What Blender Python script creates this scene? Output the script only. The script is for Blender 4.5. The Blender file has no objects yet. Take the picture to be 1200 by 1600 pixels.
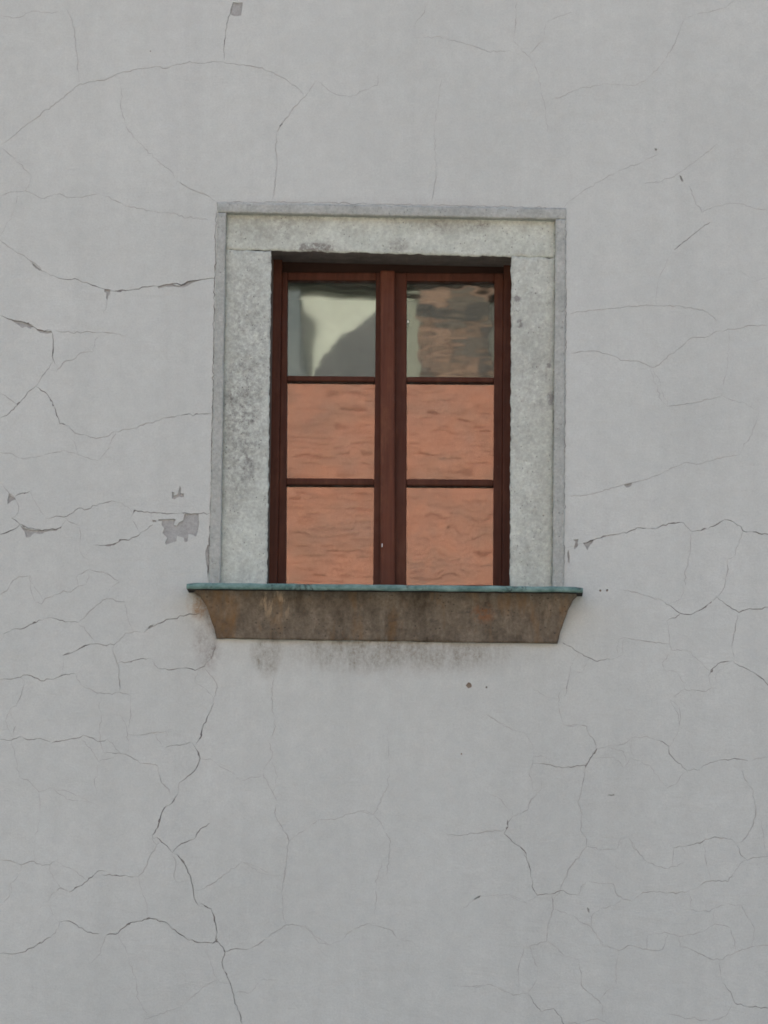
import bpy, bmesh, math, random
from mathutils import Vector, Matrix, noise
from mathutils.geometry import delaunay_2d_cdt

random.seed(7)
S = bpy.context.scene
COL = S.collection
R = math.radians

# ------------------------------------------------------------------ camera
F_PX, CX, DIST, EYE = 6780.0, 0.34, 13.0, 1.65       # focal length in photo pixels; wall plane is y = 0
YAW, PITCH, ROLL = math.atan2(CX, DIST), R(12.0), R(0.9)
cam_d = bpy.data.cameras.new('camera')
cam = bpy.data.objects.new('camera', cam_d); COL.objects.link(cam)
CAM_R = Matrix.Rotation(YAW, 3, 'Z') @ Matrix.Rotation(math.pi/2 + PITCH, 3, 'X') @ Matrix.Rotation(ROLL, 3, 'Z')
CAM_P = Vector((CX, -DIST, EYE))
cam.matrix_world = Matrix.Translation(CAM_P) @ CAM_R.to_4x4()
cam_d.sensor_fit = 'VERTICAL'; cam_d.sensor_height = 24.0; cam_d.sensor_width = 18.0
cam_d.lens = F_PX / 1600 * 24.0
cam_d.clip_start = 0.1; cam_d.clip_end = 2000
S.camera = cam

# ------------------------------------------------------------------ sky, sun, exposure
SUN = Vector((-0.20, 0.63, 0.74)).normalized()          # behind the house: the wall is in open shade
w = bpy.data.worlds.new('World'); S.world = w; w.use_nodes = True
nt = w.node_tree
sky = nt.nodes.new('ShaderNodeTexSky'); sky.sky_type = 'NISHITA'; sky.sun_disc = False
sky.sun_elevation = math.asin(SUN.z); sky.sun_rotation = math.atan2(SUN.x, SUN.y)
sky.air_density = 1.0; sky.dust_density = 5.0; sky.ozone_density = 0.2
bg = nt.nodes['Background']; bg.inputs[1].default_value = 0.11
nt.links.new(sky.outputs[0], bg.inputs[0])
sl = bpy.data.lights.new('sun', 'SUN'); sl.energy = 3.2; sl.angle = R(0.5); sl.color = (1.0, 0.95, 0.87)
so = bpy.data.objects.new('sun', sl); COL.objects.link(so)
so.rotation_mode = 'QUATERNION'; so.rotation_quaternion = SUN.to_track_quat('Z', 'Y'); so.location = SUN * 60
S.view_settings.view_transform = 'Standard'; S.view_settings.look = 'None'
S.view_settings.gamma = 1.0; S.view_settings.use_curve_mapping = False
S.view_settings.exposure = 1.56
S.render.engine = 'CYCLES'
S.cycles.max_bounces = 8; S.cycles.filter_width = 1.7

def P(u, v, y=0.0):
    """survey: where the sight line through photo pixel (u, v) meets the vertical plane at depth y"""
    d = CAM_R @ Vector(((u-600)/F_PX, (800-v)/F_PX, -1))
    return CAM_P + d * ((y - CAM_P.y) / d.y)

# ------------------------------------------------------------------ node helpers
def new_mat(name):
    m = bpy.data.materials.new(name); m.use_nodes = True
    t = m.node_tree; t.nodes.clear()
    out = t.nodes.new('ShaderNodeOutputMaterial')
    return m, t, out
class N:
    def __init__(s, t): s.t = t; s.n = t.nodes; s.l = t.links; s._c = None
    def coords(s, scale=(1,1,1), loc=(0,0,0)):
        if s._c is None: s._c = s.n.new('ShaderNodeTexCoord')
        mp = s.n.new('ShaderNodeMapping'); mp.inputs['Scale'].default_value = scale; mp.inputs['Location'].default_value = loc
        s.l.new(s._c.outputs['Object'], mp.inputs['Vector']); return mp.outputs[0]
    def noise(s, scale, detail=4, rough=0.55, vec=None, out=0, dist=0.0):
        k = s.n.new('ShaderNodeTexNoise'); k.inputs['Scale'].default_value = scale
        k.inputs['Detail'].default_value = detail; k.inputs['Roughness'].default_value = rough; k.inputs['Distortion'].default_value = dist
        s.l.new(vec if vec is not None else s.coords(), k.inputs['Vector']); return k.outputs[out]
    def voro(s, scale, vec=None, feature='F1'):
        k = s.n.new('ShaderNodeTexVoronoi'); k.inputs['Scale'].default_value = scale; k.feature = feature
        s.l.new(vec if vec is not None else s.coords(), k.inputs['Vector']); return k.outputs[0]
    def ramp(s, x, stops):
        k = s.n.new('ShaderNodeValToRGB'); e = k.color_ramp.elements
        while len(e) < len(stops): e.new(0.5)
        for q, (p, c) in zip(e, stops):
            q.position = p; q.color = (c, c, c, 1) if isinstance(c, (int, float)) else (*c, 1)
        s.l.new(x, k.inputs[0]); return k.outputs[0]
    def mix(s, f, a, b, mode='MIX'):
        k = s.n.new('ShaderNodeMix'); k.data_type = 'RGBA'; k.blend_type = mode
        for sock, v in ((k.inputs[0], f), (k.inputs[6], a), (k.inputs[7], b)):
            if isinstance(v, (int, float)): sock.default_value = v
            elif isinstance(v, tuple): sock.default_value = (*v, 1)
            else: s.l.new(v, sock)
        return k.outputs[2]
    def math(s, op, a, b=0.0, clamp=False):
        k = s.n.new('ShaderNodeMath'); k.operation = op; k.use_clamp = clamp
        for sock, v in ((k.inputs[0], a), (k.inputs[1], b)):
            if isinstance(v, (int, float)): sock.default_value = v
            else: s.l.new(v, sock)
        return k.outputs[0]
    def xyz(s):
        k = s.n.new('ShaderNodeSeparateXYZ'); s.l.new(s.coords(), k.inputs[0]); return k.outputs
    def bump(s, h, strength, dist, prev=None):
        k = s.n.new('ShaderNodeBump'); k.inputs['Strength'].default_value = strength; k.inputs['Distance'].default_value = dist
        s.l.new(h, k.inputs['Height'])
        if prev is not None: s.l.new(prev, k.inputs['Normal'])
        return k.outputs[0]
    def blob(s, cx, cz, rx, rz):
        """soft-edged patch 1 in the middle .. 0 outside, on the wall plane (metres)"""
        o = s.xyz_()
        dx = s.math('DIVIDE', s.math('SUBTRACT', o[0], cx), rx); dz = s.math('DIVIDE', s.math('SUBTRACT', o[2], cz), rz)
        r = s.math('SQRT', s.math('ADD', s.math('MULTIPLY', dx, dx), s.math('MULTIPLY', dz, dz)))
        return s.math('SUBTRACT', 1.0, r, True)
    _x = None
    def xyz_(s):
        if s._x is None: s._x = s.xyz()
        return s._x
    def bsdf(s, out, col, rough, normal=None, spec=0.3):
        k = s.n.new('ShaderNodeBsdfPrincipled')
        for nm, v in (('Base Color', col), ('Roughness', rough)):
            if isinstance(v, (int, float)): k.inputs[nm].default_value = v
            elif isinstance(v, tuple): k.inputs[nm].default_value = (*v, 1)
            else: s.l.new(v, k.inputs[nm])
        k.inputs['Specular IOR Level'].default_value = spec
        if normal is not None: s.l.new(normal, k.inputs['Normal'])
        s.l.new(k.outputs[0], out.inputs[0]); return k

# ------------------------------------------------------------------ materials
def mat_wall():
    m, t, out = new_mat('painted_plaster'); n = N(t)
    base = n.mix(n.ramp(n.noise(1.3, 3), [(0.3, 0.0), (0.7, 1.0)]), (0.564, 0.588, 0.543), (0.617, 0.641, 0.592))
    fine = n.ramp(n.noise(20, 8, 0.75), [(0.3, 0.93), (0.7, 1.05)])
    base = n.mix(1.0, base, fine, 'MULTIPLY')
    grit = n.ramp(n.noise(170, 4, 0.8), [(0.25, 0.88), (0.75, 1.09)])
    base = n.mix(1.0, base, grit, 'MULTIPLY')
    # faint vertical rain streaks
    st = n.ramp(n.noise(1.0, 4, 0.6, n.coords((9, 1, 0.35))), [(0.42, 1.0), (0.72, 0.955)])
    base = n.mix(1.0, base, st, 'MULTIPLY')
    # brush patches of slightly different paint
    br = n.ramp(n.noise(3.2, 5, 0.6, n.coords((1, 1, 2.2))), [(0.45, 0.0), (0.62, 1.0)])
    base = n.mix(n.math('MULTIPLY', br, 0.22), base, (0.535, 0.56, 0.52))
    # grime washed out below the sill
    def stain(u, v, ru, rv, k, c, vec_scale=(20, 1, 11)):
        p = P(u, v)
        nonlocal base
        b = n.blob(p.x, p.z, ru/510, rv/510)
        g = n.ramp(n.noise(1.0, 8, 0.78, n.coords(vec_scale, (u*.13, 0, v*.07))), [(0.38, 0.0), (0.62, 1.0)])
        g = n.math('MULTIPLY', g, n.ramp(n.noise(95, 5, 0.8), [(0.36, 0.25), (0.6, 1.0)]))
        f = n.math('MULTIPLY', n.math('MULTIPLY', n.ramp(b, [(0.0, 0.0), (0.45, 1.0)]), g), k, True)
        base = n.mix(f, base, c)
    stain(555, 1010, 118, 46, 1.0, (0.225, 0.20, 0.155), (22, 1, 8))
    stain(690, 1010, 125, 44, 0.85, (0.245, 0.22, 0.175), (22, 1, 8))
    stain(416, 1020, 28, 46, 1.1, (0.27, 0.25, 0.20))
    stain(610, 1016, 280, 50, 0.45, (0.32, 0.30, 0.26), (30, 1, 4))
    stain(325, 985, 28, 80, 1.0, (0.30, 0.27, 0.24))
    stain(312, 940, 24, 32, 1.2, (0.36, 0.24, 0.14))
    stain(285, 90, 60, 240, 0.22, (0.47, 0.48, 0.48), (10, 1, 0.8))
    stain(880, 900, 22, 50, 0.35, (0.42, 0.40, 0.38))
    stain(600, 318, 290, 12, 0.3, (0.40, 0.37, 0.35))
    b1 = n.bump(n.noise(2.2, 4, 0.5), 0.4, 0.014)
    b1 = n.bump(n.noise(1.0, 5, 0.6, n.coords((5, 1, 13)), dist=0.6), 0.5, 0.007, b1)
    b2 = n.bump(n.noise(45, 6, 0.65), 0.4, 0.0022, b1)
    b3 = n.bump(n.noise(200, 4, 0.75), 0.55, 0.0014, b2)
    n.bsdf(out, base, 0.9, b3, 0.2); return m
def mat_crack(name, a, b):
    m, t, out = new_mat(name); n = N(t)
    n.bsdf(out, n.mix(n.ramp(n.noise(18, 4, 0.7), [(0.35, 0.0), (0.65, 1.0)]), a, b), 0.95, None, 0.1); return m
def mat_bare():
    m, t, out = new_mat('bare_render'); n = N(t)
    c = n.mix(n.ramp(n.noise(90, 6, 0.75), [(0.3, 0.0), (0.7, 1.0)]), (0.32, 0.325, 0.305), (0.48, 0.485, 0.46))
    n.bsdf(out, c, 0.95, n.bump(n.noise(200, 4), 0.5, 0.002), 0.1); return m
def mat_hole():
    m, t, out = new_mat('rusty_hole'); n = N(t)
    n.bsdf(out, n.mix(n.noise(150, 3), (0.25, 0.20, 0.16), (0.36, 0.30, 0.24)), 0.95, None, 0.1); return m
def mat_stone(name, lo, hi, pit, grime, seed, grimeblob=None):
    m, t, out = new_mat(name); n = N(t)
    off = (seed*3.1, seed*1.7, seed*5.3)
    c = n.mix(n.ramp(n.noise(9, 6, 0.65, n.coords((1,1,1), off)), [(0.3, 0.0), (0.7, 1.0)]), lo, hi)
    c = n.mix(1.0, c, n.ramp(n.noise(120, 4, 0.75), [(0.25, 0.74), (0.75, 1.15)]), 'MULTIPLY')
    c = n.mix(1.0, c, n.ramp(n.noise(48, 5, 0.7, n.coords((1,1,1), (off[2],off[0],off[1]))), [(0.3, 0.90), (0.7, 1.06)]), 'MULTIPLY')
    # lichen / soot blotches
    bl = n.ramp(n.noise(14, 6, 0.72, n.coords((1.4,1,1), off)), [(0.52, 0.0), (0.72, 1.0)])
    f = n.math('MULTIPLY', bl, 0.35)
    if grimeblob:
        for (u, v, ru, rv, k) in grimeblob:
            p = P(u, v); b = n.ramp(n.blob(p.x, p.z, ru/510, rv/510), [(0.0, 0.0), (0.6, 1.0)])
            g = n.ramp(n.noise(55, 6, 0.82, n.coords((1,1,1), off)), [(0.42, 0.0), (0.62, 1.0)])
            f = n.math('ADD', f, n.math('MULTIPLY', n.math('MULTIPLY', b, g), k), True)
    c = n.mix(f, c, grime)
    # pits
    pv = n.voro(95, n.coords((1,1,0.8), off))
    pm = n.ramp(pv, [(0.06, 1.0), (0.20, 0.0)])
    sel = n.ramp(n.noise(22, 3, 0.6, n.coords((1,1,1), (off[1],off[2],off[0]))), [(0.44, 0.0), (0.56, 1.0)])
    pf = n.math('MULTIPLY', pm, sel)
    c = n.mix(n.math('MULTIPLY', pf, 0.85), c, pit)
    b1 = n.bump(n.noise(70, 7, 0.75), 0.8, 0.006)
    b2 = n.bump(n.math('SUBTRACT', 1.0, pf), 0.8, 0.004, b1)
    n.bsdf(out, c, 0.93, b2, 0.15); return m
def mat_sill():
    m, t, out = new_mat('dirty_sill_stone'); n = N(t)
    c = n.mix(n.ramp(n.noise(1.0, 7, 0.72, n.coords((13, 6, 7))), [(0.34, 0.0), (0.66, 1.0)]), (0.105, 0.086, 0.062), (0.265, 0.225, 0.17))
    c = n.mix(1.0, c, n.ramp(n.noise(80, 6, 0.8), [(0.28, 0.62), (0.72, 1.3)]), 'MULTIPLY')
    rust = n.ramp(n.noise(1.0, 5, 0.65, n.coords((16, 4, 5))), [(0.52, 0.0), (0.72, 1.0)])
    c = n.mix(n.math('MULTIPLY', rust, 0.7), c, (0.27, 0.155, 0.065))
    pale = n.ramp(n.noise(1.0, 5, 0.7, n.coords((26, 4, 6), (4.4, 0, 1.3))), [(0.58, 0.0), (0.72, 1.0)])
    c = n.mix(n.math('MULTIPLY', pale, 0.5), c, (0.36, 0.32, 0.25))
    p = P(430, 945)
    c = n.mix(n.math('MULTIPLY', n.ramp(n.blob(p.x, p.z, .07, .07), [(0, 0.0), (0.6, 1.0)]), n.ramp(n.noise(1.0, 4, 0.7, n.coords((50, 4, 14))), [(0.5, 0.0), (0.6, 1.0)])), c, (0.42, 0.33, 0.22))
    p = P(755, 962)
    c = n.mix(n.math('MULTIPLY', n.ramp(n.blob(p.x, p.z, .045, .035), [(0, 0.0), (0.6, 0.55)]), n.ramp(n.noise(50, 4, 0.7), [(0.42, 0.0), (0.56, 1.0)])), c, (0.32, 0.13, 0.05))
    dark = n.ramp(n.noise(16, 5, 0.7, n.coords((1, 1, 1.6), (9, 2, 5))), [(0.60, 0.0), (0.74, 1.0)])
    c = n.mix(n.math('MULTIPLY', dark, 0.6), c, (0.08, 0.075, 0.068))
    pf = n.math('MULTIPLY', n.ramp(n.voro(60, n.coords((1, 1, 1.3))), [(0.08, 1.0), (0.25, 0.0)]), n.ramp(n.noise(18, 3), [(0.48, 0.0), (0.58, 1.0)]))
    c = n.mix(n.math('MULTIPLY', pf, 0.7), c, (0.05, 0.045, 0.04))
    b = n.bump(n.noise(65, 7, 0.75), 0.9, 0.008)
    n.bsdf(out, c, 0.95, b, 0.12); return m
def mat_copper():
    m, t, out = new_mat('verdigris_copper'); n = N(t)
    c = n.mix(n.ramp(n.noise(30, 6, 0.7, n.coords((0.7, 1, 1.5))), [(0.35, 0.0), (0.65, 1.0)]), (0.08, 0.165, 0.147), (0.24, 0.37, 0.33))
    d = n.ramp(n.noise(22, 5, 0.75, n.coords((1, 1, 1), (3, 1, 2))), [(0.56, 0.0), (0.66, 1.0)])
    c = n.mix(n.math('MULTIPLY', d, 0.9), c, (0.04, 0.055, 0.05))
    pa = n.ramp(n.noise(40, 3, 0.6, n.coords((1, 1, 1), (7, 7, 2))), [(0.66, 0.0), (0.76, 1.0)])
    c = n.mix(n.math('MULTIPLY', pa, 0.6), c, (0.45, 0.55, 0.52))
    n.bsdf(out, c, 0.7, n.bump(n.noise(80, 5), 0.5, 0.002), 0.3); return m
def mat_wood(name='red_brown_paint', k=1.0, worn=0.35):
    m, t, out = new_mat(name); n = N(t)
    g = n.noise(1.0, 5, 0.65, n.coords((60, 20, 3)))
    c = n.mix(n.ramp(g, [(0.3, 0.0), (0.7, 1.0)]), tuple(q*k for q in (0.060, 0.0195, 0.0102)), tuple(q*k for q in (0.098, 0.033, 0.0175)))
    w1 = n.ramp(n.noise(9, 6, 0.7, n.coords((2.5, 1, 0.8))), [(0.5, 0.0), (0.7, 1.0)])
    c = n.mix(n.math('MULTIPLY', w1, worn), c, (0.17, 0.068, 0.035))
    sc = n.ramp(n.noise(1.0, 4, 0.8, n.coords((30, 10, 16), (2, 2, 8))), [(0.73, 0.0), (0.78, 1.0)])
    c = n.mix(n.math('MULTIPLY', sc, 0.5), c, (0.30, 0.22, 0.18))
    n.bsdf(out, c, n.ramp(n.noise(30, 4), [(0.3, 0.45), (0.7, 0.7)]), n.bump(g, 0.3, 0.001), 0.2); return m
def mat_glass():
    m, t, out = new_mat('old_window_glass')
    tr = t.nodes.new('ShaderNodeBsdfTransparent'); tr.inputs[0].default_value = (0.80, 0.84, 0.80, 1)
    n = N(t)
    gl = t.nodes.new('ShaderNodeBsdfGlossy'); gl.inputs['Roughness'].default_value = 0.0185; gl.inputs['Color'].default_value = (0.97, 1.0, 0.97, 1)
    mx = t.nodes.new('ShaderNodeMixShader'); mx.inputs[0].default_value = 0.110
    t.links.new(tr.outputs[0], mx.inputs[1]); t.links.new(gl.outputs[0], mx.inputs[2])
    du = t.nodes.new('ShaderNodeBsdfDiffuse'); du.inputs[0].default_value = (0.42, 0.42, 0.39, 1)       # thin film of dust
    dm = t.nodes.new('ShaderNodeMixShader')
    f = n.math('ADD', n.ramp(n.noise(9, 6, 0.7), [(0.4, 0.02), (0.7, 0.09)]), n.ramp(n.noise(1.0, 4, 0.7, n.coords((14, 1, 60))), [(0.62, 0.0), (0.72, 0.07)]))
    t.links.new(f, dm.inputs[0]); t.links.new(mx.outputs[0], dm.inputs[1]); t.links.new(du.outputs[0], dm.inputs[2]); t.links.new(dm.outputs[0], out.inputs[0])
    return m
def mat_plain(name, c1, c2, scale=8, rough=0.9, bump=0.0):
    m, t, out = new_mat(name); n = N(t)
    c = n.mix(n.ramp(n.noise(scale, 6, 0.65), [(0.3, 0.0), (0.7, 1.0)]), c1, c2)
    n.bsdf(out, c, rough, n.bump(n.noise(scale*6, 4), 0.5, bump) if bump else None, 0.2); return m
def mat_tile():
    m, t, out = new_mat('clay_tile'); n = N(t)
    a = n.n.new('ShaderNodeAttribute'); a.attribute_name = 'tone'
    c = n.mix(n.ramp(a.outputs['Fac'], [(0.0, 0.0), (1.0, 1.0)]), (0.45, 0.195, 0.128), (0.50, 0.225, 0.152))
    c = n.mix(n.math('MULTIPLY', n.ramp(n.noise(2.6, 6, 0.75), [(0.42, 0.0), (0.62, 1.0)]), 0.75), c, (0.335, 0.185, 0.135))
    n.bsdf(out, c, 0.85, None, 0.2); return m

M = dict(wall=mat_wall(), crack=mat_crack('crack_dirt', (0.17, 0.165, 0.155), (0.36, 0.35, 0.33)), hair=mat_crack('hairline_dirt', (0.33, 0.325, 0.31), (0.50, 0.49, 0.465)), bare=mat_bare(), hole=mat_hole(),
         lintel=mat_stone('lintel_limestone', (0.545, 0.58, 0.50), (0.715, 0.755, 0.66), (0.14, 0.135, 0.125), (0.30, 0.29, 0.255), 1,
                          [(420, 350, 90, 40, 0.5), (500, 385, 60, 14, 0.5), (690, 352, 60, 18, 0.45), (620, 340, 280, 14, 0.35), (490, 384, 40, 9, 1.6), (622, 380, 22, 14, 0.9), (745, 350, 26, 14, 0.9)]),
         jamb_l=mat_stone('jamb_limestone_sooty', (0.565, 0.60, 0.53), (0.73, 0.775, 0.69), (0.10, 0.095, 0.09), (0.20, 0.195, 0.18), 2,
                          [(388, 560, 50, 270, 0.48), (372, 690, 45, 170, 0.42)]),
         jamb_r=mat_stone('jamb_limestone_pale', (0.545, 0.575, 0.50), (0.70, 0.735, 0.645), (0.17, 0.165, 0.155), (0.31, 0.305, 0.28), 3,
                          [(835, 560, 50, 170, 0.45), (835, 800, 40, 160, 0.35), (812, 503, 6, 8, 3), (857, 569, 5, 5, 3), (808, 463, 8, 8, 1.5), (862, 620, 8, 14, 2), (880, 900, 14, 20, 1)]),
         border=mat_stone('grey_mortar', (0.42, 0.44, 0.40), (0.53, 0.55, 0.50), (0.25, 0.24, 0.225), (0.58, 0.585, 0.55), 4),
         sill=mat_sill(), copper=mat_copper(), wood=mat_wood(), glass=mat_glass(),
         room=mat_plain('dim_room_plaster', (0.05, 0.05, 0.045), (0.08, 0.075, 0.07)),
         reveal=mat_plain('dark_brown_reveal', (0.13, 0.105, 0.085), (0.20, 0.17, 0.14), 14, 0.9, 0.002),  # jamb stone sides, darker and browner than their front faces
         fleck=mat_plain('white_paint', (0.75, 0.75, 0.73), (0.8, 0.8, 0.78)))

# ------------------------------------------------------------------ object helpers
def link(name, me, mat, parent=None):
    o = bpy.data.objects.new(name, me); COL.objects.link(o)
    if mat is not None and not me.materials: me.materials.append(mat)
    if parent is not None: o.parent = parent
    return o
def from_bm(name, bm, mat, parent=None, smooth=False):
    me = bpy.data.meshes.new(name); bm.normal_update(); bm.to_mesh(me); bm.free()
    if smooth:
        for p in me.polygons: p.use_smooth = True
    return link(name, me, mat, parent)
def thing(name, label, cat, loc=(0, 0, 0)):
    o = bpy.data.objects.new(name, None); COL.objects.link(o); o.location = loc; o.empty_display_size = 0.2
    o['label'] = label; o['category'] = cat; o['kind'] = 'thing'
    return o
def settle(root):
    """move a thing's origin under it without moving its parts"""
    bpy.context.view_layer.update()
def box(bm, a, b):
    x0, y0, z0 = a; x1, y1, z1 = b
    v = [bm.verts.new(p) for p in ((x0,y0,z0),(x1,y0,z0),(x1,y1,z0),(x0,y1,z0),(x0,y0,z1),(x1,y0,z1),(x1,y1,z1),(x0,y1,z1))]
    fs = [bm.faces.new([v[i] for i in q]) for q in ((0,3,2,1),(4,5,6,7),(0,1,5,4),(1,2,6,5),(2,3,7,6),(3,0,4,7))]
    return v, fs
def fbm(p, sc, oct=4):
    return noise.fractal(Vector(p) * sc, 1.0, 2.0, oct)

def bar(bm, q, y0, y1, bev=0.003):
    """a timber whose front face fills the four surveyed corners (TL, TR, BR, BL), from depth y0 to y1"""
    f = [P(u, v, y0) for u, v in q]
    b = [Vector((p.x, y1, p.z)) for p in f]
    t = bmesh.new()
    vs = [t.verts.new(p) for p in f + b]
    for i in ((0,3,2,1),(4,5,6,7),(0,1,5,4),(1,2,6,5),(2,3,7,6),(3,0,4,7)): t.faces.new([vs[k] for k in i])
    bmesh.ops.recalc_face_normals(t, faces=t.faces)
    if bev: bmesh.ops.bevel(t, geom=[e for e in t.edges], offset=bev, segments=2, affect='EDGES', profile=0.5)
    me = bpy.data.meshes.new('tmp'); t.to_mesh(me); t.free(); bm.from_mesh(me); bpy.data.meshes.remove(me)

def slab(name, q, y0, y1, mat, parent, step=0.006, amp=0.002, edge=0.003, round_=0.006, back=None, seed=0, jag=0.0, side=None):
    """rough-faced stone: front face is a displaced grid between surveyed corners, sides run back to y1"""
    c = [P(u, v, y0) for u, v in q]
    bk = [P(u, v, y1) for u, v in back] if back else [Vector((p.x, y1, p.z)) for p in c]
    W = ((c[1]-c[0]).length + (c[2]-c[3]).length)/2; H = ((c[3]-c[0]).length + (c[2]-c[1]).length)/2
    nu, nv = max(3, int(W/step)), max(3, int(H/step))
    def lerp4(k, a, b): return (k[0]*(1-a) + k[1]*a)*(1-b) + (k[3]*(1-a) + k[2]*a)*b
    bm = bmesh.new(); g = []
    for j in range(nv+1):
        row = []
        for i in range(nu+1):
            a, b = i/nu, j/nv
            p = lerp4(c, a, b)
            d = min(a*W, (1-a)*W, b*H, (1-b)*H)
            s = Vector((p.x + seed*7.3, seed*3.1, p.z))
            off = amp * (fbm(s, 30, 4) * 0.7 + fbm(s, 110, 3) * 0.5)
            if d < round_: off += (1 - d/round_)**2 * round_ * (0.5 + 0.5*noise.noise(s*40))
            ex = edge * noise.noise(s*45 + Vector((9, 0, 0))) + jag * noise.noise(s*130)
            ez = edge * noise.noise(s*45 + Vector((0, 9, 0))) + jag * noise.noise(s*130 + Vector((3, 3, 3)))
            kx = 1 if (i == 0 or i == nu) else 0.4 if (i == 1 or i == nu-1) else 0
            kz = 1 if (j == 0 or j == nv) else 0.4 if (j == 1 or j == nv-1) else 0
            row.append(bm.verts.new((p.x + ex*kx, p.y + off, p.z + ez*kz)))
        g.append(row)
    for j in range(nv):
        for i in range(nu): bm.faces.new((g[j+1][i], g[j+1][i+1], g[j][i+1], g[j][i])).smooth = True
    ring = [(i, 0) for i in range(nu)] + [(nu, j) for j in range(nv)] + [(i, nv) for i in range(nu, 0, -1)] + [(0, j) for j in range(nv, 0, -1)]
    nb = []
    for i, j in ring:
        p = lerp4(bk, i/nu, j/nv); nb.append(bm.verts.new(p))
    for k in range(len(ring)):
        i0, j0 = ring[k]; i1, j1 = ring[(k+1) % len(ring)]
        fc = bm.faces.new((g[j0][i0], g[j1][i1], nb[(k+1) % len(ring)], nb[k])); fc.material_index = 1 if side else 0
    bm.faces.new(nb)
    bmesh.ops.recalc_face_normals(bm, faces=bm.faces)
    o = from_bm(name, bm, mat, parent)
    if side: o.data.materials.append(side)
    return o

# ------------------------------------------------------------------ ground
gm = mat_plain('street_cobbles', (0.14, 0.134, 0.122), (0.22, 0.21, 0.19), 3.0, 0.9, 0.004)
bm = bmesh.new(); v = [bm.verts.new(p) for p in ((-400,-400,0),(400,-400,0),(400,400,0),(-400,400,0))]; bm.faces.new(v)
o = from_bm('street', bm, gm); o['kind'] = 'structure'
bm = bmesh.new(); box(bm, (-60, -1.6, 0.004), (60, -0.02, 0.13)); o = from_bm('pavement', bm, mat_plain('paving_granite', (0.22, 0.215, 0.2), (0.3, 0.29, 0.27), 5.0, 0.9, 0.003)); o['kind'] = 'structure'

# ------------------------------------------------------------------ the plastered house
house = thing('plastered_house', 'off-white plastered house wall with fine cracks, seen close up around its one brown window', 'house', (0, 4, 0))
def child(o, root):
    o.parent = root; o.matrix_parent_inverse = Matrix.Translation(-Vector(root.location)); return o

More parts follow.
